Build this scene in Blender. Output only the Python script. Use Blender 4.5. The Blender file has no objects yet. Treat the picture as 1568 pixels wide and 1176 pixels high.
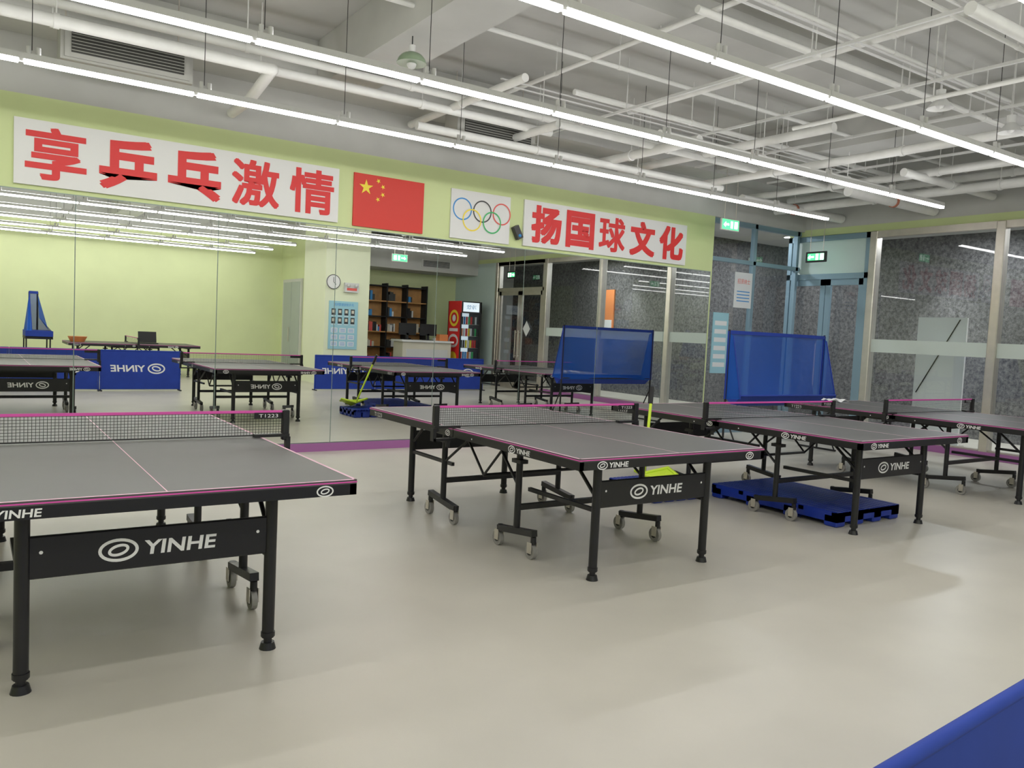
import bpy, math, random
from mathutils import Matrix, Vector, Euler
random.seed(4)
scene = bpy.context.scene
try:
    scene.view_settings.view_transform = 'Standard'
except Exception as e:
    print(e)

# ------------------------------------------------------------------ materials
def new_mat(name):
    m = bpy.data.materials.new(name); m.use_nodes = True
    nt = m.node_tree
    return m, nt, nt.nodes['Principled BSDF']

def mat(name, col, rough=0.5, metal=0.0, noise=0.0, nscale=8.0, bump=0.0, bscale=60.0, spec=0.5):
    m, nt, b = new_mat(name)
    c = (col[0], col[1], col[2], 1)
    b.inputs['Base Color'].default_value = c
    b.inputs['Roughness'].default_value = rough
    b.inputs['Metallic'].default_value = metal
    b.inputs['Specular IOR Level'].default_value = spec
    tc = nt.nodes.new('ShaderNodeTexCoord')
    if noise > 0:
        n = nt.nodes.new('ShaderNodeTexNoise'); n.inputs['Scale'].default_value = nscale
        n.inputs['Detail'].default_value = 5
        r = nt.nodes.new('ShaderNodeValToRGB')
        r.color_ramp.elements[0].position = 0.3; r.color_ramp.elements[1].position = 0.7
        r.color_ramp.elements[0].color = tuple(max(0, x*(1-noise)) for x in col) + (1,)
        r.color_ramp.elements[1].color = tuple(min(1, x*(1+noise)) for x in col) + (1,)
        nt.links.new(tc.outputs['Object'], n.inputs['Vector'])
        nt.links.new(n.outputs['Fac'], r.inputs['Fac'])
        nt.links.new(r.outputs['Color'], b.inputs['Base Color'])
    if bump > 0:
        n2 = nt.nodes.new('ShaderNodeTexNoise'); n2.inputs['Scale'].default_value = bscale
        bp = nt.nodes.new('ShaderNodeBump'); bp.inputs['Strength'].default_value = bump
        bp.inputs['Distance'].default_value = 0.01
        nt.links.new(tc.outputs['Object'], n2.inputs['Vector'])
        nt.links.new(n2.outputs['Fac'], bp.inputs['Height'])
        nt.links.new(bp.outputs['Normal'], b.inputs['Normal'])
    return m

def emis(name, col, s):
    m, nt, b = new_mat(name)
    b.inputs['Base Color'].default_value = (*col, 1)
    b.inputs['Emission Color'].default_value = (*col, 1)
    b.inputs['Emission Strength'].default_value = s
    return m

def glass_mat(name, tint, base=0.06):
    # thin pane: transparent + mirror reflection, Schlick reflectance
    m = bpy.data.materials.new(name); m.use_nodes = True
    nt = m.node_tree; nt.nodes.clear()
    o = nt.nodes.new('ShaderNodeOutputMaterial'); mx = nt.nodes.new('ShaderNodeMixShader')
    t = nt.nodes.new('ShaderNodeBsdfTransparent'); g = nt.nodes.new('ShaderNodeBsdfGlossy')
    lw = nt.nodes.new('ShaderNodeLayerWeight'); lw.inputs['Blend'].default_value = 0.5
    p = nt.nodes.new('ShaderNodeMath'); p.operation = 'POWER'; p.inputs[1].default_value = 4.5
    ma = nt.nodes.new('ShaderNodeMath'); ma.operation = 'MULTIPLY_ADD'; ma.inputs[1].default_value = 1-base; ma.inputs[2].default_value = base
    t.inputs['Color'].default_value = (*tint, 1); g.inputs['Roughness'].default_value = 0.01
    nt.links.new(lw.outputs['Facing'], p.inputs[0]); nt.links.new(p.outputs[0], ma.inputs[0]); nt.links.new(ma.outputs[0], mx.inputs[0])
    nt.links.new(t.outputs[0], mx.inputs[1]); nt.links.new(g.outputs[0], mx.inputs[2]); nt.links.new(mx.outputs[0], o.inputs[0])
    return m

def net_mat(name, col, alpha):
    m = bpy.data.materials.new(name); m.use_nodes = True
    nt = m.node_tree; nt.nodes.clear()
    o = nt.nodes.new('ShaderNodeOutputMaterial'); mx = nt.nodes.new('ShaderNodeMixShader')
    t = nt.nodes.new('ShaderNodeBsdfTransparent'); d = nt.nodes.new('ShaderNodeBsdfDiffuse')
    d.inputs['Color'].default_value = (*col, 1); mx.inputs[0].default_value = alpha
    nt.links.new(t.outputs[0], mx.inputs[1]); nt.links.new(d.outputs[0], mx.inputs[2])
    nt.links.new(mx.outputs[0], o.inputs[0])
    return m

M = {}
M['floor'] = mat('floor_vinyl', (0.555, 0.525, 0.45), 0.33, noise=0.05, nscale=1.6, bump=0.05, bscale=300)
M['green'] = mat('green_wall_paint', (0.66, 0.75, 0.38), 0.6, noise=0.03, nscale=1.5)
M['greenp'] = mat('pale_green_wall_paint', (0.76, 0.83, 0.48), 0.6, noise=0.03, nscale=1.5)
M['pillar'] = mat('pillar_paint', (0.80, 0.84, 0.62), 0.6, noise=0.02, nscale=1.5)
M['grayw'] = mat('gray_plaster', (0.56, 0.56, 0.54), 0.8, noise=0.06, nscale=2.0)
M['ceil'] = mat('ceiling_paint', (0.53, 0.53, 0.51), 0.85, noise=0.09, nscale=1.2)
M['pipe'] = mat('white_pipe', (0.78, 0.78, 0.76), 0.5, noise=0.04)
M['pipe_red'] = mat('rust_band', (0.45, 0.16, 0.10), 0.6)
M['teal'] = mat('pale_teal_panel', (0.58, 0.70, 0.68), 0.5)
M['purple'] = mat('purple_skirting', (0.36, 0.13, 0.34), 0.5)
M['mirror'] = mat('mirror_silver', (0.90, 0.92, 0.89), 0.0, metal=1.0)
M['mback'] = mat('mirror_edge', (0.25, 0.32, 0.28), 0.3)
M['steel'] = mat('stainless_steel', (0.66, 0.62, 0.56), 0.35, metal=0.8, noise=0.05)
M['alub'] = mat('blue_gray_aluminium', (0.26, 0.38, 0.46), 0.4, metal=0.3)
M['glass'] = glass_mat('clear_glass', (0.84, 0.89, 0.91))
M['frost'] = mat('frosted_strip', (0.66, 0.74, 0.70), 0.5)
M['white'] = mat('white_board', (0.80, 0.80, 0.79), 0.5)
M['red'] = mat('red_lettering', (0.74, 0.03, 0.03), 0.5)
M['flag'] = mat('flag_red', (0.70, 0.04, 0.025), 0.5)
M['yellow'] = mat('yellow_print', (0.95, 0.75, 0.05), 0.5)
M['rb'] = mat('ring_blue', (0.05, 0.30, 0.70), 0.5)
M['rk'] = mat('ring_black', (0.05, 0.05, 0.05), 0.5)
M['rr'] = mat('ring_red', (0.80, 0.12, 0.10), 0.5)
M['rg'] = mat('ring_green', (0.05, 0.50, 0.15), 0.5)
M['black'] = mat('black_powder_coat', (0.012, 0.012, 0.014), 0.38)
M['blackm'] = mat('black_matte', (0.02, 0.02, 0.022), 0.7)
M['slate'] = mat('table_top_slate', (0.088, 0.086, 0.085), 0.45, noise=0.05, nscale=3)
M['line'] = mat('table_line', (0.80, 0.50, 0.62), 0.5)
M['pink'] = mat('pink_trim', (0.75, 0.10, 0.45), 0.5)
M['logo'] = mat('logo_white', (0.85, 0.85, 0.85), 0.5)
M['net'] = mat('net_string', (0.03, 0.035, 0.03), 0.8)
M['rubber'] = mat('caster_rubber', (0.30, 0.29, 0.27), 0.5)
M['blue'] = mat('blue_fabric', (0.012, 0.045, 0.34), 0.75, noise=0.08, nscale=5)
M['bluep'] = mat('blue_plastic', (0.008, 0.035, 0.34), 0.4)
M['bluenet'] = net_mat('blue_netting', (0.02, 0.11, 0.52), 0.72)
M['lamp'] = emis('lamp_tube', (1.0, 0.99, 0.985), 21.5)
M['upfill'] = emis('added_ceiling_fill', (1.0, 0.99, 0.98), 8.0)  # added glow on the housing tops, only to brighten the ceiling
M['lampw'] = mat('lamp_housing', (0.66, 0.66, 0.65), 0.4)
M['dark'] = mat('dark_louver', (0.05, 0.05, 0.045), 0.6)
M['duct'] = mat('duct_grey', (0.44, 0.44, 0.41), 0.6)
M['exitg'] = emis('exit_green', (0.10, 0.75, 0.30), 1.2)
M['exitw'] = emis('exit_white', (0.75, 1.0, 0.82), 2.2)
M['wood'] = mat('orange_wood', (0.62, 0.33, 0.12), 0.5, noise=0.15, nscale=6)
M['beige'] = mat('counter_beige', (0.70, 0.66, 0.55), 0.5)
M['poster'] = mat('poster_blue', (0.35, 0.62, 0.72), 0.5)
M['paper'] = mat('paper_white', (0.80, 0.82, 0.84), 0.6)
M['door'] = mat('door_grey', (0.45, 0.50, 0.48), 0.4)
M['vy'] = mat('neon_yellow', (0.65, 0.85, 0.05), 0.5)
M['fridge'] = emis('fridge_lit', (0.75, 0.85, 0.95), 0.8)
M['orange'] = mat('orange_plastic', (0.75, 0.25, 0.08), 0.5)
M['domeg'] = mat('dome_green', (0.25, 0.33, 0.22), 0.4)

# rough dark granite: speckle x large blotches, strong relief
def granite():
    m, nt, b = new_mat('granite_wall')
    tc = nt.nodes.new('ShaderNodeTexCoord')
    n = nt.nodes.new('ShaderNodeTexNoise'); n.inputs['Scale'].default_value = 16; n.inputs['Detail'].default_value = 10
    n.inputs['Roughness'].default_value = 0.85
    r = nt.nodes.new('ShaderNodeValToRGB')
    r.color_ramp.elements[0].position = 0.40; r.color_ramp.elements[0].color = (0.035, 0.035, 0.04, 1)
    r.color_ramp.elements[1].position = 0.62; r.color_ramp.elements[1].color = (0.25, 0.245, 0.24, 1)
    nt.links.new(tc.outputs['Object'], n.inputs['Vector']); nt.links.new(n.outputs['Fac'], r.inputs['Fac'])
    nt.links.new(r.outputs['Color'], b.inputs['Base Color'])
    bp = nt.nodes.new('ShaderNodeBump'); bp.inputs['Strength'].default_value = 0.8; bp.inputs['Distance'].default_value = 0.04
    nt.links.new(n.outputs['Fac'], bp.inputs['Height']); nt.links.new(bp.outputs['Normal'], b.inputs['Normal'])
    b.inputs['Roughness'].default_value = 0.6
    return m
M['granite'] = granite()

# ------------------------------------------------------------------ mesh builder
class MB:
    def __init__(s):
        s.v = []; s.f = []; s.mi = []; s.sm = []; s.mats = []
    def m(s, k):
        if k not in s.mats: s.mats.append(k)
        return s.mats.index(k)
    def add(s, vs, fs, k, smooth=False):
        o = len(s.v); s.v.extend([tuple(x) for x in vs])
        i = s.m(k)
        for f in fs:
            s.f.append([a+o for a in f]); s.mi.append(i); s.sm.append(smooth)
    def box(s, lo, hi, k, rot=None, c=None):
        x0, y0, z0 = lo; x1, y1, z1 = hi
        if k == 'glass':   # single pane surface
            if x1-x0 < y1-y0: vs = [((x0+x1)/2,y0,z0),((x0+x1)/2,y1,z0),((x0+x1)/2,y1,z1),((x0+x1)/2,y0,z1)]
            else: vs = [(x0,(y0+y1)/2,z0),(x1,(y0+y1)/2,z0),(x1,(y0+y1)/2,z1),(x0,(y0+y1)/2,z1)]
            s.add(vs, [(0,1,2,3)], k); return
        vs = [Vector(p) for p in ((x0,y0,z0),(x1,y0,z0),(x1,y1,z0),(x0,y1,z0),(x0,y0,z1),(x1,y0,z1),(x1,y1,z1),(x0,y1,z1))]
        if rot is not None:
            cc = Vector(c) if c else (Vector(lo)+Vector(hi))/2
            R = Euler(rot).to_matrix()
            vs = [R @ (p-cc) + cc for p in vs]
        s.add(vs, [(0,3,2,1),(4,5,6,7),(0,1,5,4),(1,2,6,5),(2,3,7,6),(3,0,4,7)], k)
    def cbox(s, c, d, k, rot=None):
        s.box((c[0]-d[0]/2, c[1]-d[1]/2, c[2]-d[2]/2), (c[0]+d[0]/2, c[1]+d[1]/2, c[2]+d[2]/2), k, rot)
    def bbox(s, lo, hi, k, b=0.006):
        x0,y0,z0 = lo; x1,y1,z1 = hi
        rings = []
        for (z, i) in ((z0, b), (z0+b, 0), (z1-b, 0), (z1, b)):
            X0,X1,Y0,Y1 = x0+i, x1-i, y0+i, y1-i
            rings.append([(X0+b,Y0,z),(X1-b,Y0,z),(X1,Y0+b,z),(X1,Y1-b,z),(X1-b,Y1,z),(X0+b,Y1,z),(X0,Y1-b,z),(X0,Y0+b,z)])
        vs = [p for r in rings for p in r]; fs = []
        for j in range(3):
            for i in range(8):
                fs.append((j*8+i, j*8+(i+1)%8, (j+1)*8+(i+1)%8, (j+1)*8+i))
        fs.append(tuple(range(7,-1,-1))); fs.append(tuple(24+i for i in range(8)))
        s.add(vs, fs, k)
    def cyl(s, p0, p1, r, k, n=12, r2=None, caps=True):
        p0 = Vector(p0); p1 = Vector(p1); r2 = r if r2 is None else r2
        d = (p1-p0).normalized(); q = d.to_track_quat('Z', 'Y')
        a = [p0 + q @ Vector((r*math.cos(2*math.pi*i/n), r*math.sin(2*math.pi*i/n), 0)) for i in range(n)]
        b = [p1 + q @ Vector((r2*math.cos(2*math.pi*i/n), r2*math.sin(2*math.pi*i/n), 0)) for i in range(n)]
        s.add(a+b, [(i, (i+1)%n, n+(i+1)%n, n+i) for i in range(n)], k, True)
        if caps:
            s.add(a, [tuple(range(n-1,-1,-1))], k); s.add(b, [tuple(range(n))], k)
    def sph(s, c, r, k, n=12, sc=(1,1,1), zmin=-1.0, zmax=1.0):
        vs = []; fs = []; rows = n//2+1
        for j in range(rows+1):
            z = zmin+(zmax-zmin)*j/rows
            a = math.asin(max(-1, min(1, z)))
            for i in range(n):
                t = 2*math.pi*i/n
                vs.append((c[0]+sc[0]*r*math.cos(a)*math.cos(t), c[1]+sc[1]*r*math.cos(a)*math.sin(t), c[2]+sc[2]*r*math.sin(a)))
        for j in range(rows):
            for i in range(n):
                fs.append((j*n+i, j*n+(i+1)%n, (j+1)*n+(i+1)%n, (j+1)*n+i))
        s.add(vs, fs, k, True)
    def pipe(s, pts, r, k, n=10):
        for a, b in zip(pts, pts[1:]): s.cyl(a, b, r, k, n)
        for p in pts[1:-1]: s.sph(p, r*1.06, k, n)
    def plane(s, o, R, U, pts, k):
        o = Vector(o); R = Vector(R); U = Vector(U)
        s.add([o+R*a+U*b for a, b in pts], [tuple(range(len(pts)))], k)
    def ring(s, o, R, U, a, b, w, k, n=28, tilt=0.0):
        o = Vector(o); R = Vector(R); U = Vector(U); vs = []
        for i in range(n):
            t = 2*math.pi*i/n
            for (aa, bb) in ((a, b), (a-w, b-w)):
                x = aa*math.cos(t); y = bb*math.sin(t)
                x, y = x*math.cos(tilt)-y*math.sin(tilt), x*math.sin(tilt)+y*math.cos(tilt)
                vs.append(o+R*x+U*y)
        s.add(vs, [(2*i, (2*i+2)%(2*n), (2*i+3)%(2*n), 2*i+1) for i in range(n)], k)
    def disc(s, o, R, U, a, b, k, n=24):
        s.plane(o, R, U, [(a*math.cos(2*math.pi*i/n), b*math.sin(2*math.pi*i/n)) for i in range(n)], k)
    def star(s, o, R, U, r, k, rot=0.0):
        pts = []
        for i in range(10):
            rr = r if i % 2 == 0 else r*0.382
            t = math.pi/2 + rot + i*math.pi/5
            pts.append((rr*math.cos(t), rr*math.sin(t)))
        o = Vector(o); R = Vector(R); U = Vector(U)
        vs = [o] + [o+R*a+U*b for a, b in pts]
        s.add(vs, [(0, 1+i, 1+(i+1)%10) for i in range(10)], k)
    def text(s, body, o, R, U, w, h, k, offset=0.0, shear=0.0):
        cu = bpy.data.curves.new('t', 'FONT'); cu.body = body; cu.offset = offset; cu.resolution_u = 3
        ob = bpy.data.objects.new('t', cu); scene.collection.objects.link(ob)
        bpy.context.view_layer.update()
        dg = bpy.context.evaluated_depsgraph_get()
        me = ob.evaluated_get(dg).to_mesh()
        if me and len(me.vertices):
            xs = [v.co.x for v in me.vertices]; ys = [v.co.y for v in me.vertices]
            x0, x1, y0, y1 = min(xs), max(xs), min(ys), max(ys)
            sx = w/max(1e-6, x1-x0); sy = h/max(1e-6, y1-y0)
            o = Vector(o); R = Vector(R); U = Vector(U)
            vs = []
            for v in me.vertices:
                b = (v.co.y-(y0+y1)/2)*sy; a = (v.co.x-(x0+x1)/2)*sx + shear*b
                vs.append(o+R*a+U*b)
            s.add(vs, [tuple(p.vertices) for p in me.polygons], k)
        ob.evaluated_get(dg).to_mesh_clear()
        bpy.data.objects.remove(ob)
    def mesh(s, name):
        me = bpy.data.meshes.new(name); me.from_pydata(s.v, [], s.f)
        for k in s.mats: me.materials.append(M[k])
        me.polygons.foreach_set('material_index', s.mi); me.polygons.foreach_set('use_smooth', s.sm)
        me.update(); return me
    def obj(s, name, loc=(0,0,0), rz=0.0):
        return place(s.mesh(name), name, loc, rz)
def place(me, name, loc=(0,0,0), rz=0.0):
    ob = bpy.data.objects.new(name, me); scene.collection.objects.link(ob)
    ob.location = loc; ob.rotation_euler = (0, 0, rz); return ob
XP, YP, ZP = Vector((1,0,0)), Vector((0,1,0)), Vector((0,0,1))

# ------------------------------------------------------------------ room shell
CZ = 4.3
WY = 8.6      # mirror wall
EX = 11.65    # glass end wall
b = MB(); b.box((-4.5,-5.7,-0.1), (14.4,11.3,0), 'floor'); b.obj('floor')
b = MB(); b.box((-4.5,-5.7,CZ), (11.85,9.1,CZ+0.1), 'ceil'); b.obj('ceiling')
b = MB()
b.box((-4.5,WY,0), (9.45,WY+0.18,3.35), 'green'); b.box((-4.5,WY,3.35), (11.75,WY+0.18,CZ), 'grayw')
b.obj('wall_north')
b = MB(); b.box((-4.6,-5.7,0), (-4.5,9.1,CZ), 'greenp'); b.obj('wall_west')
b = MB(); b.box((-4.5,-5.7,0), (7.5,-5.5,3.7), 'greenp'); b.box((-4.5,-5.7,3.7), (7.5,-5.5,CZ), 'grayw')
b.obj('wall_south')
b = MB(); b.box((7.36,-5.5,0), (7.5,-3.1,3.7), 'greenp'); b.box((7.36,-5.5,3.7), (7.5,-3.1,CZ), 'grayw')
b.box((7.5,-3.24,0), (11.65,-3.1,3.0), 'greenp'); b.box((7.5,-3.24,3.0), (11.65,-3.1,CZ), 'grayw')
b.obj('wall_south_recess')
b = MB(); b.box((8.1,-3.1,2.95), (11.65,-1.9,3.7), 'grayw')
b.obj('trim_soffit')
b = MB()
b.box((9.9,-1.9,3.05), (10.75,-1.86,3.25), 'lampw')
for i in range(6): b.box((9.93,-1.86,3.07+i*0.028), (10.72,-1.845,3.085+i*0.028), 'dark')
b.obj('air_vent_grille')

# end wall
b = MB()
b.box((EX,-3.24,3.27), (EX+0.12,8.9,3.38), 'green')
b.box((EX,-3.24,3.38), (EX+0.12,9.1,CZ), 'grayw')
b.obj('wall_east')
b = MB(); b.box((EX,-3.24,0), (EX+0.12,-0.97,3.27), 'teal'); b.obj('wall_east_panel')
posts = [7.33, 5.47, 3.35, 1.3, -0.9]
b = MB()
for y in posts: b.bbox((EX-0.03,y-0.06,0), (EX+0.12,y+0.06,3.27), 'steel', 0.01)
b.box((EX-0.01,-0.9,3.17), (EX+0.1,7.33,3.27), 'steel')
b.obj('trim_steel_posts')
for i in range(len(posts)-2):
    y1, y0 = posts[i]-0.06, posts[i+1]+0.06
    b = MB()
    b.box((EX+0.03,y0,0.12), (EX+0.045,y1,3.17), 'glass')
    b.box((EX+0.02,y0,1.40), (EX+0.028,y1,1.60), 'frost')
    b.box((EX+0.0,y0,0.0), (EX+0.08,y1,0.12), 'steel')
    b.obj('window_%d' % (i+1))
b = MB(); b.box((EX-0.05,1.3,0), (EX-0.031,8.5,0.10), 'purple'); b.obj('baseboard_east')
b = MB(); b.box((-4.5,WY-0.04,0), (9.45,WY-0.001,0.09), 'purple'); b.obj('baseboard_north')

def double_door(y0, y1, name, frame, ztop=2.5, transom='glass'):
    b = MB()
    w = 0.07
    for y in (y0, y1-w): b.box((EX-0.01,y,0), (EX+0.1,y+w,3.265), frame)
    b.box((EX-0.01,y0,ztop), (EX+0.1,y1,ztop+0.09), frame)
    b.box((EX-0.01,y0,3.18), (EX+0.1,y1,3.265), frame)
    b.box((EX+0.03,y0+w,ztop+0.09), (EX+0.045,y1-w,3.18), transom)
    ym = (y0+y1)/2
    for (a, c) in ((y0+w, ym-0.005), (ym+0.005, y1-w)):
        b.box((EX+0.01,a,0.01), (EX+0.06,a+0.09,ztop), frame); b.box((EX+0.01,c-0.09,0.01), (EX+0.06,c,ztop), frame)
        b.box((EX+0.01,a,0.01), (EX+0.06,c,0.2), frame); b.box((EX+0.01,a,ztop-0.1), (EX+0.06,c,ztop), frame)
        b.box((EX+0.03,a+0.09,0.2), (EX+0.04,c-0.09,ztop-0.1), 'glass')
    for sy in (-0.07, 0.07):
        b.cyl((EX-0.05,ym+sy,0.8), (EX-0.05,ym+sy,1.5), 0.014, 'steel')
        b.cyl((EX-0.05,ym+sy,0.85), (EX+0.02,ym+sy,0.85), 0.009, 'steel'); b.cyl((EX-0.05,ym+sy,1.45), (EX+0.02,ym+sy,1.45), 0.009, 'steel')
    if name == 'door_2':
        b.plane((EX-0.0,0.55,1.55),-YP,ZP,[(0.16,0),(0,0.2),(-0.16,0),(0,-0.2)],'paper')
    b.obj(name)
double_door(7.39, 8.9, 'door_1', 'alub', 2.55, 'teal')
double_door(-0.84, 1.24, 'door_2', 'steel', 2.5)
# glass partition beside mirror wall
b = MB()
for x in (9.47, 10.5, 11.58): b.box((x-0.03,8.66,0), (x+0.03,8.74,3.35), 'alub')
b.box((9.45,8.66,3.28), (11.65,8.74,3.35), 'alub'); b.box((9.45,8.66,0), (11.65,8.74,0.1), 'alub'); b.box((9.45,8.66,2.7), (11.65,8.74,2.76), 'alub')
b.box((9.5,8.695,0.1), (11.6,8.705,3.28), 'glass')
b.obj('window_partition')
# back door in recess wall (seen in mirror)
b = MB()
b.box((7.31,-5.2,0), (7.358,-3.7,2.6), 'lampw'); b.box((7.30,-5.1,0.02), (7.32,-4.47,2.52), 'door'); b.box((7.30,-4.43,0.02), (7.32,-3.8,2.52), 'door')
b.cyl((7.27,-4.55,0.9),(7.27,-4.55,1.3),0.012,'steel')
b.obj('door_3')

# corridor
b = MB(); b.box((14.2,-4,0), (14.4,11.3,3.6), 'granite'); b.obj('wall_corridor_east')
b = MB(); b.box((8.5,11.0,0), (14.4,11.2,3.6), 'granite'); b.obj('wall_corridor_north')
b = MB(); b.box((9.3,8.78,0), (9.45,11.0,3.6), 'grayw'); b.obj('wall_corridor_west')
b = MB(); b.box((11.77,-4,0), (14.2,-3.9,3.6), 'grayw'); b.obj('wall_corridor_south')
b = MB(); b.box((11.77,-4,3.5), (14.4,11.2,3.6), 'grayw'); b.box((9.3,8.78,3.5), (11.77,11.2,3.6), 'grayw'); b.obj('ceiling_corridor')
for (x, y) in ((13.3,1.0),(13.3,4.0),(13.3,6.6),(12.8,9.8),(10.6,9.9)):
    b = MB(); b.cyl((0,0,0),(0,0,0.03),0.1,'lampw',20); b.cyl((0,0,-0.005),(0,0,0),0.08,'lamp',20)
    b.obj('ceiling_downlight', (x,y,3.47))
    l = bpy.data.lights.new('downlight', 'AREA'); l.shape = 'DISK'; l.size = 0.3; l.energy = 45; l.color = (0.97,0.98,1.0)
    o = bpy.data.objects.new('corridor_light', l); scene.collection.objects.link(o); o.location = (x,y,3.44)
for (x, y) in ((13.75,1.6),(13.75,5.0),(13.7,7.4),(11.2,10.5)):
    l = bpy.data.lights.new('spot', 'SPOT'); l.energy = 150; l.spot_size = 1.2; l.spot_blend = 0.8; l.shadow_soft_size = 0.05
    o = bpy.data.objects.new('corridor_spotlight', l); scene.collection.objects.link(o); o.location = (x,y,3.4)
# display board in corridor
b = MB(); b.box((12.4,6.2,0.0),(12.44,6.95,1.98),'white'); b.cyl((12.39,6.3,1.95),(12.39,6.9,0.8),0.008,'blackm',6)
b.box((12.3,6.2,0),(12.6,6.26,0.04),'steel'); b.box((12.3,6.89,0),(12.6,6.95,0.04),'steel')
b.obj('display_board')
b = MB(); b.box((14.15,0.55,1.5),(14.19,0.95,2.7),'orange'); b.box((14.14,0.6,1.6),(14.15,0.9,1.9),'white'); b.obj('wall_poster_orange')
# posters on partition
b = MB(); b.box((10.05,8.645,2.0),(10.45,8.658,2.56),'paper'); b.text('招贤纳士', (10.25,8.643,2.42), XP, ZP, 0.3, 0.08, 'rr')
for i in range(4): b.box((10.1,8.643,2.1+i*0.05),(10.4,8.645,2.115+i*0.05),'rb')
b.obj('notice_poster')
b = MB(); b.box((9.6,8.645,0.95),(9.95,8.658,1.9),'poster')
for i in range(6): b.box((9.64,8.643,1.05+i*0.13),(9.91,8.645,1.12+i*0.13),'paper')
b.obj('notice_poster')

# ------------------------------------------------------------------ mirror wall
b = MB(); seams = [-4.45,-3.0,-1.73,-0.45,0.83,2.12,3.39,4.67,5.94,7.21,8.48,9.40]
for a, c in zip(seams, seams[1:]):
    b.box((a+0.004,WY-0.018,0.10), (c-0.004,WY-0.012,2.50), 'mirror')
b.box((-4.45,WY-0.011,0.09),(9.41,WY-0.001,2.51),'mback')
b.obj('wall_mirror')

def sign_board(x0, x1, name, chars, xs, cw):
    b = MB(); b.box((x0,WY-0.03,2.55), (x1,WY-0.002,3.135), 'white')
    for ch, x in zip(chars, xs):
        busy = ch in '激情享球'
        d = 0.007 if busy else 0.013
        for i, (dx, dz) in enumerate(((-d,-d),(d,-d),(-d,d),(d,d),(0,0))):
            b.text(ch, (x+dx,WY-0.033-0.0005*i,2.845+dz), XP, ZP, cw, 0.46, 'red', offset=0.009 if busy else 0.014)
    b.obj(name)
sign_board(0.335, 3.39, 'slogan_banner', '享乒乓激情', [0.667,1.272,1.877,2.482,3.087], 0.48)
sign_board(5.89, 8.83, 'slogan_banner', '扬国球文化', [6.25,6.815,7.38,7.95,8.52], 0.46)
b = MB(); b.box((3.57,WY-0.02,2.54),(4.45,WY-0.002,3.13),'flag')
fy = WY-0.023; W = 0.88; H = 0.59; ox, oz = 3.57, 2.54
b.star((ox+W/6,fy,oz+H*0.75), XP, ZP, H*0.15, 'yellow')
for (fx, fz) in ((1/3,0.9),(0.4,0.8),(0.4,0.65),(1/3,0.55)):
    b.star((ox+W*fx,fy,oz+H*fz), XP, ZP, H*0.05, 'yellow', 0.5)
b.obj('national_flag')
b = MB(); b.box((4.82,WY-0.02,2.54),(5.68,WY-0.002,3.13),'white')
r = 0.135
for i, (cx, cz, k) in enumerate(((4.98,2.90,'rb'),(5.265,2.90,'rk'),(5.55,2.90,'rr'),(5.12,2.78,'yellow'),(5.41,2.78,'rg'))):
    b.ring((cx,WY-0.023-0.001*i,cz), XP, ZP, r, r, 0.016, k, 36)
b.obj('olympic_rings_board')
b = MB(); b.cbox((5.78,WY-0.05,2.70),(0.08,0.07,0.17),'rk',(0,-0.5,0)); b.cyl((5.78,WY-0.03,2.7),(5.78,WY-0.0,2.7),0.02,'lampw'); b.sph((5.80,WY-0.085,2.66),0.022,'rb')
b.obj('security_camera')

# ------------------------------------------------------------------ pillar & reception (behind the camera, seen in mirror)
b = MB(); b.box((6.9,-2.35,0),(8.0,-0.9,CZ),'pillar'); b.obj('wall_pillar')
py = -0.9
b = MB(); b.cyl((7.08,py,2.42),(7.08,py+0.04,2.42),0.17,'lampw',28); b.disc((7.08,py+0.042,2.42),-XP,ZP,0.15,0.15,'white')
b.cyl((7.08,py+0.045,2.42),(7.08,py+0.045,2.53),0.006,'rk',6); b.cyl((7.08,py+0.045,2.42),(7.14,py+0.045,2.36),0.006,'rk',6)
b.ring((7.08,py+0.043,2.42),-XP,ZP,0.172,0.172,0.015,'rk')
b.obj('wall_clock')
b = MB(); b.box((7.0,py,0.85),(7.72,py+0.02,1.98),'poster'); b.text('乒乓球馆管理制度',(7.36,py+0.022,1.90),-XP,ZP,0.5,0.07,'rb')
b.box((7.03,py+0.02,0.88),(7.69,py+0.021,1.84),'poster')
for r_ in range(2):
    for c_ in range(4):
        b.box((7.06+c_*0.16,py+0.02,1.45+r_*0.2),(7.16+c_*0.16,py+0.023,1.6+r_*0.2),'rk')
        b.box((7.08+c_*0.16,py+0.023,1.5+r_*0.2),(7.14+c_*0.16,py+0.025,1.57+r_*0.2),'beige')
        b.box((7.06+c_*0.16,py+0.02,1.425+r_*0.2),(7.16+c_*0.16,py+0.023,1.44+r_*0.2),'paper')
for r_ in range(3):
    for c_ in range(3):
        b.box((7.06+c_*0.21,py+0.02,0.92+r_*0.16),(7.22+c_*0.21,py+0.023,1.03+r_*0.16),'paper')
        for q in range(3): b.box((7.08+c_*0.21,py+0.023,0.94+r_*0.16+q*0.028),(7.20+c_*0.21,py+0.0245,0.95+r_*0.16+q*0.028),'rb')
b.obj('wall_notice_board')
b = MB(); b.box((7.35,py,2.2),(7.7,py+0.08,2.42),'lampw')
for sx in (7.43,7.62): b.sph((sx,py+0.12,2.36),0.045,'lampw')
b.box((7.4,py+0.08,2.24),(7.65,py+0.083,2.3),'rr')
b.obj('emergency_light')
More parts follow.
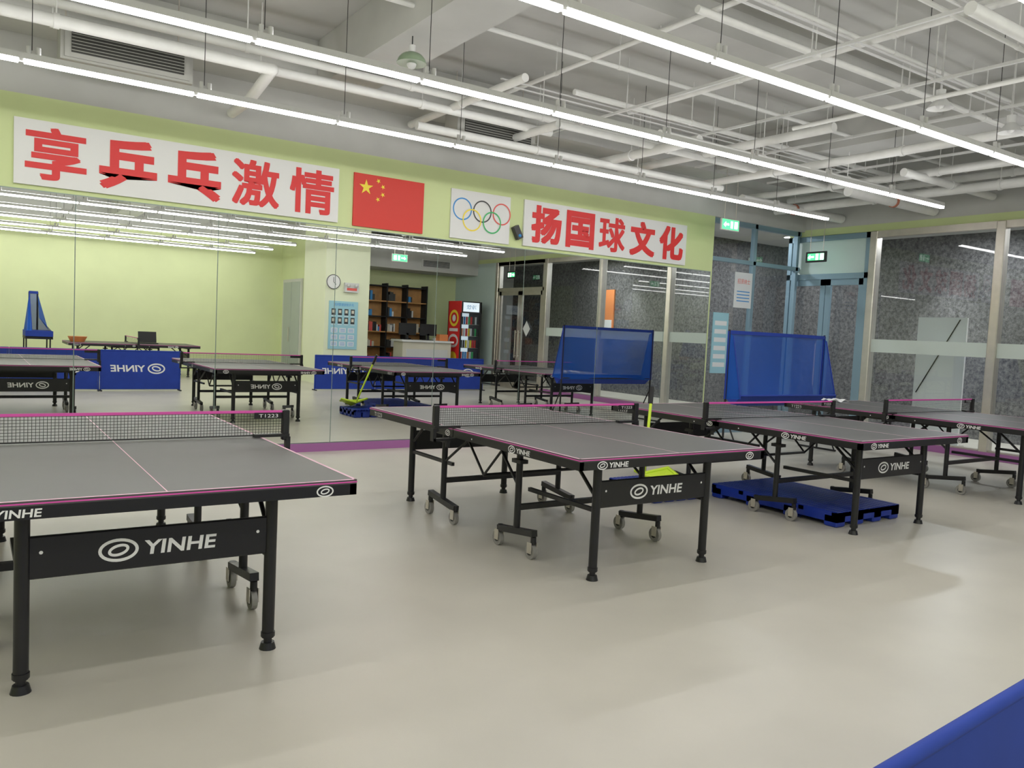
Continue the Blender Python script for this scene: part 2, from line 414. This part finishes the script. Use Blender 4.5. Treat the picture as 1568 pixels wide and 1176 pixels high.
# bookcase
b = MB(); bx0,bx1,by0,by1 = 8.75,10.55,-3.08,-2.75
b.box((bx0,by0,0),(bx1,by0+0.02,2.55),'wood')
for i in range(4):
    x = bx0+(bx1-bx0)*i/3; b.box((x-0.02,by0,0),(x+0.02,by1,2.6),'blackm')
for i in range(7):
    z = 0.05+i*0.41; b.box((bx0,by0,z),(bx1,by1,z+0.03),'wood' if i%2 else 'blackm')
for i in range(1,6):
    for j in range(3):
        x = bx0+0.05+j*0.6; end = x+random.choice([0.12,0.2,0.4] if i<4 else [0.0,0.1,0.15])
        while x < end:
            w = random.uniform(0.03,0.07); h = random.uniform(0.12,0.26)
            b.box((x,by0+0.05,0.08+i*0.41),(x+w,by1-0.03,0.08+i*0.41+h), random.choice(['rb','paper','blackm','beige','rk','rk','rr'])); x += w+0.003
b.obj('bookcase')
# reception counter
b = MB(); b.bbox((9.1,-1.75,0),(10.5,-1.2,1.08),'beige',0.01); b.box((9.05,-1.8,1.08),(10.55,-1.15,1.13),'white')
b.box((9.2,-1.2,0.3),(10.4,-1.19,0.9),'lampw')
b.obj('reception_counter')
for x in (9.35, 9.95):
    b = MB(); b.box((x-0.24,-1.5,1.25),(x+0.24,-1.46,1.55),'blackm'); b.box((x-0.03,-1.5,1.14),(x+0.03,-1.46,1.3),'blackm'); b.box((x-0.12,-1.58,1.13),(x+0.12,-1.38,1.145),'blackm')
    b.box((x-0.22,-1.505,1.27),(x+0.22,-1.5,1.53),'rb'); b.obj('computer_monitor')
b = MB(); b.box((10.2,-1.5,1.131),(10.45,-1.3,1.3),'orange'); b.box((10.15,-1.6,1.131),(10.5,-1.5,1.2),'paper'); b.obj('document_tray')
# fridge
b = MB(); fx0,fx1,fy0,fy1 = 10.68,11.33,-1.75,-1.1
b.box((fx0,fy0,0),(fx0+0.03,fy1,2.2),'red'); b.box((fx1-0.03,fy0,0),(fx1,fy1,2.2),'blackm'); b.box((fx0,fy0,0),(fx1,fy0+0.03,2.2),'blackm')
b.box((fx0+0.01,fy0,0),(fx1,fy1,0.3),'blackm'); b.box((fx0+0.031,fy0,1.9),(fx1,fy1,2.2),'rk'); b.box((fx0+0.08,fy1,1.93),(fx1-0.08,fy1+0.004,2.17),'fridge')
b.text('冷饮',(fx0+0.325,fy1+0.006,2.05),-XP,ZP,0.3,0.12,'rb')
b.box((fx0+0.03,fy0+0.03,0.3),(fx1-0.03,fy0+0.05,1.9),'fridge')
for i in range(5):
    z = 0.35+i*0.31; b.box((fx0+0.03,fy0+0.05,z),(fx1-0.03,fy1-0.06,z+0.01),'steel')
    for j in range(8): b.cyl((fx0+0.08+j*0.07,fy1-0.15,z+0.01),(fx0+0.08+j*0.07,fy1-0.15,z+0.21),0.028,random.choice(['red','rb','rg','yellow','paper','orange','rk']),8)
for x in (fx0+0.001,fx1-0.05): b.box((x,fy1-0.03,0.3),(x+0.05,fy1+0.001,1.9),'blackm')
b.box((fx0+0.05,fy1-0.02,0.3),(fx1-0.05,fy1-0.015,1.9),'glass')
b.ring((fx0-0.003,-1.42,1.75),-YP,ZP,0.24,0.22,0.07,'yellow'); b.ring((fx0-0.003,-1.42,1.15),-YP,ZP,0.26,0.18,0.07,'paper'); b.disc((fx0-0.003,-1.42,0.7),-YP,ZP,0.2,0.17,'yellow')
b.disc((fx0-0.003,-1.42,1.75),-YP,ZP,0.09,0.09,'paper'); b.box((fx0-0.003,-1.65,1.4),(fx0-0.002,-1.2,1.48),'paper')
b.obj('drinks_fridge')

# ------------------------------------------------------------------ tables
def logo(b, o, R, U, h, k='logo'):
    b.ring(o, R, U, h*0.78, h*0.5, h*0.13, k, 30)
    b.ring(o, R, U, h*0.42, h*0.25, h*0.12, k, 24, 0.25)
def brand(b, o, R, U, h):
    o = Vector(o); R = Vector(R)
    logo(b, o+R*h*0.78, R, U, h)
    b.text('YINHE', o+R*(h*1.75+h*1.5), R, U, h*3.0, h*0.62, 'logo', offset=0.025, shear=0.12)

def table_mesh():
    b = MB(); L = 1.37; W = 0.7625; T = 0.76
    for s in (-1, 1):
        y0, y1 = (0.004, L) if s > 0 else (-L, -0.004)
        b.box((-W,y0,T-0.018),(W,y1,T),'slate')
        b.box((-W-0.002,y0,T-0.012),(W+0.002,y1+(0.002 if s>0 else 0),T-0.007),'pink')
        if s < 0: b.box((-W,-L-0.002,T-0.012),(W,-L,T-0.007),'pink')
        b.box((-W,y0,T-0.065),(-W+0.03,y1,T-0.018),'black'); b.box((W-0.03,y0,T-0.065),(W,y1,T-0.018),'black')
        ye = y1 if s > 0 else y0
        b.box((-W,min(ye,ye-0.03*s),T-0.065),(W,max(ye,ye-0.03*s),T-0.018),'black')
        yi = y0 if s > 0 else y1
        b.box((-W,min(yi,yi+0.03*s),T-0.055),(W,max(yi,yi+0.03*s),T-0.018),'black')
        for fx in (-0.35, 0.35): b.box((fx-0.015,y0+0.03,T-0.05),(fx+0.015,y1-0.03,T-0.018),'black')
        e = 0.0006
        for fx in (-W, W-0.012): b.box((fx,y0,T),(fx+0.012,y1,T+e),'line')
        b.box((-W,ye-(0.012 if s>0 else 0),T),(W,ye+(0 if s>0 else 0.012),T+e),'line')
        b.box((-0.002,y0,T),(0.002,y1,T+e),'line')
        ly = s*1.17
        for lx in (-0.46, 0.46):
            b.cyl((lx,ly,0.05),(lx,ly,0.70),0.026,'black',16)
            b.cyl((lx,ly,0.03),(lx,ly,0.06),0.018,'black',12)
            b.cyl((lx,ly,0.0),(lx,ly,0.03),0.036,'black',16,0.028)
            b.cyl((lx,ly,0.055),(lx,ly,0.075),0.03,'black',16)
            b.cyl((lx,ly-s*0.02,0.50),(lx,ly-s*0.26,0.705),0.011,'black',8)
            b.cbox((lx,ly,0.69),(0.07,0.09,0.03),'black')
            b.box((lx-0.012,min(ly,s*0.50),0.40),(lx+0.012,max(ly,s*0.50),0.425),'black')
        b.bbox((-0.44,ly-0.012,0.425),(0.44,ly+0.012,0.585),'black',0.004)
        b.box((-0.46,ly-0.03,0.66),(0.46,ly+0.0,0.695),'black')
        F = Vector((0,ly+s*0.0135,0.505)); R = XP if s < 0 else -XP
        brand(b, F-R*0.21, R, ZP, 0.092)
        for q in (-0.4,0.4): b.disc(F+XP*q+ZP*0.02,R,ZP,0.007,0.007,'logo',8)
        E = Vector((0,s*(L+0.003),T-0.042))
        brand(b, E-R*0.64, R, ZP, 0.048)
        logo(b, E+R*0.62, R, ZP, 0.048)
        cy = s*0.49
        for lx in (-0.54, 0.54):
            b.cyl((lx,cy,0.14),(lx,cy,0.70),0.022,'black',12)
            b.box((lx-0.022,cy-0.20,0.125),(lx+0.022,cy+0.20,0.165),'black', (s*0.12,0,0))
            b.cbox((lx,cy,0.60),(0.06,0.10,0.025),'black')
            b.cyl((lx,cy-s*0.02,0.45),(lx*0.92,cy-s*0.36,0.70),0.010,'black',8)
            for wy in (cy-0.19, cy+0.19):
                b.cyl((lx,wy,0.10),(lx,wy,0.145),0.018,'black',10)
                for q in (-0.022,0.022): b.cbox((lx+q,wy+0.012,0.075),(0.005,0.045,0.07),'steel')
                b.cyl((lx-0.014,wy+0.02,0.05),(lx+0.014,wy+0.02,0.05),0.05,'rubber',20)
                b.cyl((lx-0.017,wy+0.02,0.05),(lx+0.017,wy+0.02,0.05),0.025,'black',12)
        b.box((-0.54,cy-0.018,0.28),(0.54,cy+0.018,0.315),'black')
        b.box((-0.54,cy-0.015,0.655),(0.54,cy+0.015,0.685),'black')
        for sx in (-1, 1):
            Rr = -YP if sx < 0 else YP
            S = Vector((sx*(W+0.003),0,T-0.042))
            if s < 0:
                c = S+Vector((0,-0.78,0)); brand(b, c-Rr*0.10, Rr, ZP, 0.048)
            else:
                b.text('T1223', S+Vector((0,1.2,0)), Rr, ZP, 0.14, 0.032, 'logo')
            if s > 0: logo(b, S+Vector((0,0.07,0)), Rr, ZP, 0.042)
            b.disc(S+Vector((0,s*0.25,-0.002)),Rr,ZP,0.006,0.006,'logo',8)
    for lx in (-0.5,0.5):
        b.box((lx-0.02,-0.5,0.66),(lx+0.02,0.5,0.69),'black')
        b.cyl((lx,-0.25,0.66),(lx,0.0,0.42),0.009,'black',8); b.cyl((lx,0.25,0.66),(lx,0.0,0.42),0.009,'black',8)
    b.cyl((-0.5,0,0.42),(0.5,0,0.42),0.012,'black',8)
    for s in (-1,1):
        b.bbox((s*0.90-0.02,-0.018,T-0.02),(s*0.90+0.02,0.018,T+0.155),'black',0.004)
        b.box((min(s*0.72,s*0.92),-0.025,T+0.001),(max(s*0.72,s*0.92),0.025,T+0.018),'black')
        b.box((min(s*0.74,s*0.92),-0.02,T-0.085),(max(s*0.74,s*0.92),0.02,T-0.068),'black')
        b.cyl((s*0.80,0,T-0.13),(s*0.80,0,T-0.08),0.014,'black',10)
        b.box((s*0.915-0.012,-0.02,T-0.085),(s*0.915+0.012,0.02,T+0.0),'black')
    b.box((0.72,-0.004,T+0.105),(0.88,0.004,T+0.14),'black')
    b.text('T1223', (0.80,-0.006,T+0.122), XP, ZP, 0.11, 0.02, 'logo')
    n = 106; x0,x1 = -0.88,0.88
    for i in range(n+1):
        x = x0+(x1-x0)*i/n; b.add([(x-0.0012,0,T+0.01),(x+0.0012,0,T+0.01),(x+0.0012,0,T+0.14),(x-0.0012,0,T+0.14)],[(0,1,2,3)],'net')
    for i in range(9):
        z = T+0.012+i*0.0155; b.add([(x0,0,z-0.0012),(x1,0,z-0.0012),(x1,0,z+0.0012),(x0,0,z+0.0012)],[(0,1,2,3)],'net')
    b.box((x0,-0.003,T+0.138),(x1,0.003,T+0.1525),'pink')
    b.box((x0,-0.002,T+0.006),(x1,0.002,T+0.012),'blackm')
    return b.mesh('table_tennis_table')
tm = table_mesh()
for (x, y) in ((0.63,4.57),(3.50,4.71),(6.13,4.73),(8.93,4.78)):
    place(tm, 'table_tennis_table', (x,y,0))
place(tm, 'table_tennis_table', (3.2,-3.5,0), math.pi/2)

# ------------------------------------------------------------------ barriers
def barrier(x0, y, rz=0.0, w=1.38):
    b = MB(); h = 0.75
    b.box((0.015,-0.006,0.05),(w-0.015,0.006,h-0.012),'blue')
    for p, q in (((0.0,0,0.02),(0,0,h)),((w,0,0.02),(w,0,h)),((0,0,h),(w,0,h)),((0,0,0.04),(w,0,0.04))):
        b.cyl(p, q, 0.014, 'blue', 8)
    for x in (0.0, w): b.sph((x,0,h),0.0145,'blue',8); b.box((x-0.012,-0.12,0),(x+0.012,0.12,0.02),'blackm')
    brand(b, (w/2+0.42,0.008,0.42), -XP, ZP, 0.2)
    b.obj('barrier_panel', (x0,y,0), rz)
barrier(-2.2,0.60,0.02); barrier(-0.79,0.635,0.0); barrier(0.62,0.632,0.075); barrier(2.03,0.742,-0.03)
for x in (6.15,7.57,8.99): barrier(x, 0.62)

# ------------------------------------------------------------------ ball catch net
def catcher(name, loc, w, rz=0.0):
    b = MB(); hw = w/2
    for s in (-1,1):
        b.cyl((s*hw,0,0.02),(s*hw,0,1.60),0.014,'blackm',8)
        b.cyl((s*hw,-0.3,0.02),(s*hw,0.3,0.02),0.014,'blackm',8)
        b.cyl((s*hw,-0.28,0.02),(s*hw,0,0.55),0.01,'blackm',8)
        b.add([(s*hw,0,0.72),(s*hw,0,1.56),(s*(hw-0.02),-0.05,1.52),(s*(hw+0.0),-0.24,0.74)],[(0,1,2,3)],'bluenet')
        b.cyl((s*(hw-0.02),-0.05,1.52),(s*(hw+0.0),-0.24,0.74),0.008,'blue',6)
        b.box((s*hw-0.02,-0.01,0.72),(s*hw+0.02,0.01,1.58),'blue')
    nx, nz = 12, 6; vs = []
    for j in range(nz+1):
        for i in range(nx+1):
            u = i/nx; v = j/nz
            vs.append((-hw+w*u, 0.08*math.sin(math.pi*u)*math.sin(math.pi*v)+0.01*math.sin(9*u), 0.72+0.84*v))
    b.add(vs, [(j*(nx+1)+i, j*(nx+1)+i+1, (j+1)*(nx+1)+i+1, (j+1)*(nx+1)+i) for j in range(nz) for i in range(nx)], 'bluenet', True)
    b.box((-hw,-0.012,1.545),(hw,0.012,1.59),'blue')
    b.add([(-hw,0,0.74),(hw,0,0.74),(hw,-0.12,0.64),(-hw,-0.12,0.64)],[(0,1,2,3)],'blue')
    b.add([(-hw,-0.12,0.64),(hw,-0.12,0.64),(hw,-0.24,0.78),(-hw,-0.24,0.78)],[(0,1,2,3)],'blue')
    b.cyl((-hw,-0.24,0.78),(hw,-0.24,0.78),0.012,'blue',8); b.cyl((-hw,0,0.74),(hw,0,0.74),0.01,'blackm',8)
    b.obj(name, loc, rz)
catcher('ball_catch_net', (8.93,6.88,0), 1.96)
# ball catcher on stand near the far table (seen in the mirror)
b = MB(); z0 = 0.86
for x in (0.0, 0.16): b.cyl((x,-0.5,z0),(x,-0.5,z0+0.97),0.018,'blackm',8)
b.cyl((0,0.5,z0+0.1),(0,-0.5,z0+0.95),0.012,'blue',8)
b.box((-0.01,-0.52,z0+0.93),(0.17,-0.48,z0+0.99),'blue')
b.add([(0.16,-0.5,z0+0.95),(0.38,-0.5,z0+0.12),(0.38,0.5,z0+0.12),(0.16,0.1,z0+0.4)],[(0,1,2,3)],'bluenet')
b.add([(0.0,-0.5,z0+0.95),(0.16,-0.5,z0+0.95),(0.38,-0.5,z0+0.12),(-0.1,-0.5,z0+0.12)],[(0,1,2,3)],'bluenet')
b.add([(0,-0.5,z0+0.95),(0,0.5,z0+0.12),(-0.1,0.5,z0+0.12),(-0.1,-0.5,z0+0.12)],[(0,1,2,3)],'bluenet')
b.box((-0.12,-0.52,z0),(0.4,0.55,z0+0.12),'blue')
for s1 in (-0.45,0.45):
    for s2 in (-0.1,0.35): b.cyl((s2,s1,0),(s2,s1,0.86),0.015,'blackm',8)
b.box((-0.12,-0.5,0.80),(0.4,0.5,0.86),'blackm'); b.obj('table_ball_collector', (1.15,-3.5,0))
b = MB(); b.cyl((0,0,0),(0,0,0.12),0.14,'orange',24,0.2); b.obj('plastic_basin', (2.05,-3.3,0.762))
b = MB(); b.bbox((-0.2,-0.15,0),(0.2,0.15,0.02),'blackm'); b.box((-0.2,-0.16,0.02),(0.2,-0.14,0.28),'blackm',(0.25,0,0)); b.obj('laptop', (3.55,-3.45,0.762))

# ------------------------------------------------------------------ pallets, towel, ball picker
def pallet(loc, w, d, rz=0.0):
    b = MB()
    n = 12
    for i in range(n):
        x = w*i/n; b.box((x+0.006,0,0.10),(x+w/n-0.006,d,0.125),'bluep')
    for j in range(5):
        y = (d-0.05)*j/4; b.box((0,y,0.085),(w,y+0.05,0.118),'bluep')
    for i in range(4):
        for j in range(4):
            x = (w-0.12)*i/3; y = (d-0.12)*j/3; b.bbox((x,y,0.0),(x+0.12,y+0.12,0.10),'bluep',0.01)
    b.box((0,0,0.04),(w,0.02,0.12),'bluep'); b.box((0,0,0.04),(0.02,d,0.12),'bluep'); b.box((w-0.02,0,0.04),(w,d,0.12),'bluep')
    b.obj('plastic_pallet', loc, rz)
pallet((5.72,3.74,0), 0.88, 1.3)
pallet((4.95,5.0,0), 0.55, 0.6)

def picker(name, p0, p1):
    b = MB(); p0 = Vector(p0); p1 = Vector(p1)
    b.cyl(p0, p1, 0.014, 'vy', 8); b.cyl(p0+(p1-p0)*0.8, p1, 0.019, 'blackm', 8)
    P = [p0, p0+Vector((-0.20,-0.10,0.05)), p0+Vector((-0.14,-0.30,0.0)), p0+Vector((0.16,-0.30,0.0)), p0+Vector((0.22,-0.08,0.05)), p0]
    b.pipe(P, 0.016, 'vy', 8)
    b.add(P[:5]+[p0+Vector((0,-0.2,-0.08))],[(0,1,5),(1,2,5),(2,3,5),(3,4,5),(4,0,5)],'vy')
    b.obj(name)
picker('ball_picker_net', (5.10,5.30,0.21), (5.335,5.50,0.98))
b = MB(); nx=8; vs=[(0.05*i, 0.035*j, 0.03+0.012*math.sin(1.7*i)+0.012*math.cos(2.1*j+i)) for j in range(6) for i in range(nx)]
vs2=[(x,y,0.0) for x,y,z in vs]
b.add(vs,[(j*nx+i,j*nx+i+1,(j+1)*nx+i+1,(j+1)*nx+i) for j in range(5) for i in range(nx-1)],'white',True)
b.add(vs2,[(j*nx+i,(j+1)*nx+i,(j+1)*nx+i+1,j*nx+i+1) for j in range(5) for i in range(nx-1)],'white')
b.obj('towel', (8.7,5.85,0.762))

# ------------------------------------------------------------------ light runs
LZ = 3.2; step = 1.2; xe = 9.93
def fixture_mesh():
    b = MB(); l = step-0.035
    b.add([(0,-0.022,0),(l,-0.022,0),(l,0.022,0),(0,0.022,0)],[(0,3,2,1)],'lamp')
    b.add([(0,-0.022,0),(l,-0.022,0),(l,-0.022,0.026),(0,-0.022,0.026)],[(0,1,2,3)],'lamp')
    b.add([(0,0.022,0),(0,0.022,0.026),(l,0.022,0.026),(l,0.022,0)],[(0,1,2,3)],'lamp')
    b.box((0,-0.026,0.026),(l,0.026,0.07),'lampw')
    b.box((-0.018,-0.02,0.01),(-0.0,0.02,0.07),'lampw'); b.box((l,-0.02,0.01),(l+0.017,0.02,0.07),'lampw')
    b.add([(0.1,-0.018,0.072),(l-0.1,-0.018,0.072),(l-0.1,0.018,0.072),(0.1,0.018,0.072)],[(0,1,2,3)],'upfill')  # added upward fill strip, not part of the lamp itself
    for x in (0.03,0.09):
        b.cyl((x,-0.0,0.07),(x,-0.0,0.125),0.017,'lampw',8)
    b.cyl((0.05,0,0.10),(0.05,0,CZ-LZ),0.003,'blackm',5)
    return b.mesh('linear_pendant_lamp')
fm = fixture_mesh()
for y in (6.96,5.36,3.67,2.03,0.40,-1.3,-3.0,-4.5):  # rearmost rows are added to brighten the south wall
    for i in range(12):
        x = xe-step*(i+1)
        if x < -4.4: continue
        if y < -0.5 and x > 5.6: continue
        place(fm, 'linear_pendant_lamp', (x,y,LZ))

# ------------------------------------------------------------------ ceiling structure
b = MB(); b.box((2.95,-5.5,3.84),(3.45,8.14,CZ-0.002),'ceil'); b.obj('trim_beam_cross')
b = MB(); b.box((8.9,-3.1,3.9),(9.4,8.14,CZ-0.002),'ceil'); b.obj('trim_beam_cross')
b = MB(); b.box((-4.5,1.2,3.95),(EX,1.7,CZ-0.001),'ceil'); b.obj('trim_beam_long')
b = MB(); b.box((3.45,4.9,4.05),(EX,5.2,CZ-0.001),'ceil'); b.obj('trim_beam_long')
b = MB(); b.box((-4.5,8.15,3.87),(EX,WY-0.001,CZ-0.001),'ceil'); b.obj('trim_beam_long')
for x in (0.68, 4.5):
    b = MB()
    b.box((x-0.05,7.85,3.53),(x+1.0,8.14,3.88),'duct')
    b.box((x-0.02,7.83,3.55),(x+0.97,7.85,3.83),'duct')
    b.box((x+0.03,7.82,3.59),(x+0.92,7.83,3.79),'dark')
    for i in range(7): b.box((x+0.03,7.809,3.605+i*0.027),(x+0.92,7.823,3.609+i*0.027),'duct',(0.5,0,0))
    for q in (x, x+0.9): b.cyl((q,8.0,3.88),(q,8.0,CZ),0.006,'steel',6)
    b.obj('air_conditioning_vent')
pipes = [
 ([(-4.4,7.55,3.72),(5.5,7.55,3.72)],0.045), ([(-4.4,7.35,3.80),(EX,7.35,3.80)],0.035),
 ([(-4.4,7.2,3.62),(2.2,7.2,3.62),(2.2,7.9,3.50),(2.2,8.5,3.50)],0.05),
 ([(3.9,7.75,3.55),(8.6,7.75,3.55)],0.045), ([(5.2,7.0,3.66),(EX,7.0,3.66)],0.04),
 ([(5.2,7.0,3.66),(5.2,7.9,3.66)],0.045), ([(4.2,6.2,3.75),(4.2,8.5,3.75)],0.04),
 ([(6.6,6.3,3.62),(6.6,8.5,3.62)],0.055), ([(7.4,5.2,3.70),(7.4,8.5,3.70)],0.05),
 ([(5.0,6.5,3.85),(EX,6.5,3.85)],0.03), ([(5.9,6.2,3.55),(10.8,6.2,3.55)],0.04),
 ([(8.4,0,3.6),(8.4,8.4,3.6)],0.05), ([(9.9,1,3.66),(9.9,8.4,3.66)],0.05),
 ([(10.6,0,3.55),(10.6,8.4,3.55)],0.06),([(10.9,0,3.75),(10.9,8.4,3.75)],0.05),
 ([(5.5,2.9,3.72),(EX,2.9,3.72)],0.045), ([(4.5,4.4,3.9),(EX,4.4,3.9)],0.03),
 ([(6.0,2.2,3.9),(6.0,6.8,3.9)],0.03), ([(4.8,2.2,4.0),(4.8,8,4.0)],0.022),
 ([(7.0,2.5,3.65),(7.0,5.4,3.65)],0.02), ([(1.0,3,4.0),(1.0,8,4.0)],0.022),
 ([(-3,4.2,4.05),(EX,4.2,4.05)],0.02), ([(-3,6.0,4.0),(EX,6.0,4.0)],0.022), ([(3.6,3.2,3.85),(EX,3.2,3.85)],0.018),
 ([(9.5,6.4,3.48),(11.6,6.4,3.48)],0.07), ([(9.2,7.9,3.5),(11.6,7.9,3.5)],0.07), ([(9.4,5.6,3.6),(11.6,5.6,3.6)],0.05)]
b = MB()
for pts, r in pipes:
    b.pipe(pts, r, 'pipe', 12)
    a, c = Vector(pts[0]), Vector(pts[1]); n = int((c-a).length/1.7)
    for i in range(1, n+1):
        p = a+(c-a)*(i/(n+1)); b.cyl(p, (p.x,p.y,CZ), 0.006, 'pipe', 5)
        d = (c-a).normalized(); b.cyl(p-d*0.02, p+d*0.02, r*1.18, 'pipe_red' if (r > 0.065 and i % 2 == 1) else 'pipe', 12)
b.obj('ceiling_pipework')
b = MB()
for y in (3.0,3.9,6.6): 
    for dz in (0,0.05): b.box((4.2,y,3.78+dz),(EX-0.1,y+0.02,3.79+dz),'lampw')
for x in (5.6,6.9,8.1,9.6,10.2): b.box((x,2.2,3.76),(x+0.025,7.8,3.785),'lampw')
for x in (5.6,6.9,8.1,9.6): 
    for y in (2.6,4.2,6.4): b.cyl((x+0.01,y,3.78),(x+0.01,y,CZ),0.006,'lampw',5)
b.obj('ceiling_cable_rails')
def dome(loc, col, r=0.13):
    b = MB(); b.sph((0,0,0),r,col,20,(1,1,0.75),0.0,1.0); b.cyl((0,0,-0.005),(0,0,0.0),r*1.05,col,20)
    b.cyl((0,0,r*0.6),(0,0,r*1.2),0.03,'lampw',10); b.cyl((0,0,r),(0,0,CZ-loc[2]),0.005,'blackm',5); b.sph((0,0,-0.01),0.04,'lampw')
    b.obj('dome_pendant_lamp', loc)
dome((3.05,6.2,3.62),'domeg',0.12)
def bell(loc):
    b = MB(); b.cyl((0,0,0),(0,0,0.09),0.11,'lampw',20,0.04,False); b.cyl((0,0,0.09),(0,0,0.16),0.04,'lampw',14); b.cyl((0,0,0.16),(0,0,CZ-loc[2]),0.01,'lampw',6)
    b.sph((0,0,0.03),0.035,'lampw'); b.obj('bell_pendant_lamp', loc)
bell((7.1,3.94,3.58)); bell((8.2,3.85,3.55))

def exit_sign(loc, rz, z_up, bright=True):
    b = MB(); b.bbox((-0.19,-0.015,-0.085),(0.19,0.015,0.085),'lampw' if bright else 'blackm',0.005)
    for s in (-1,1):
        R = XP*(-s); o = Vector((0,s*0.0165,0))
        b.plane(o,R,ZP,[(-0.175,-0.07),(0.175,-0.07),(0.175,0.07),(-0.175,0.07)] if bright else [(-0.15,-0.055),(0.15,-0.055),(0.15,0.055),(-0.15,0.055)],'exitg')
        o2 = Vector((0,s*0.018,0))
        b.plane(o2,R,ZP,[(-0.15,-0.01),(-0.10,-0.04),(-0.10,-0.015),(-0.03,-0.015),(-0.03,0.015),(-0.10,0.015),(-0.10,0.04)],'exitw')
        b.plane(o2,R,ZP,[(0.0,-0.05),(0.05,-0.05),(0.05,0.05),(0.0,0.05)],'exitw'); b.plane(o2,R,ZP,[(0.08,-0.05),(0.15,-0.05),(0.15,0.05),(0.08,0.05)],'exitw')
    b.cyl((-0.12,0,0.085),(-0.12,0,z_up-loc[2]),0.005,'steel',6); b.cyl((0.12,0,0.085),(0.12,0,z_up-loc[2]),0.005,'steel',6)
    b.obj('exit_sign', loc, rz)
exit_sign((9.1,8.0,3.13),0.0,3.9)
exit_sign((11.3,8.1,2.88),math.pi/2,4.3,False)
exit_sign((7.85,1.0,2.95),0.0,4.3)
exit_sign((11.3,0.3,2.88),math.pi/2,4.3,False)

# ------------------------------------------------------------------ world & camera
w = bpy.data.worlds.new('world'); scene.world = w; w.use_nodes = True
w.node_tree.nodes['Background'].inputs[0].default_value = (0.5,0.5,0.5,1); w.node_tree.nodes['Background'].inputs[1].default_value = 0.3
cam = bpy.data.cameras.new('camera'); co = bpy.data.objects.new('camera', cam); scene.collection.objects.link(co)
cam.sensor_width = 36; cam.lens = 1231/1568*36; cam.clip_start = 0.05
rx = Vector((0.8278,-0.5591,0.0482)).normalized(); bz = Vector((-0.5611,-0.8253,0.0629)); bz = (bz-rx*bz.dot(rx)).normalized(); uy = bz.cross(rx)
mw = Matrix(((rx.x,uy.x,bz.x,0),(rx.y,uy.y,bz.y,0),(rx.z,uy.z,bz.z,1.42),(0,0,0,1)))
co.matrix_world = mw
scene.camera = co
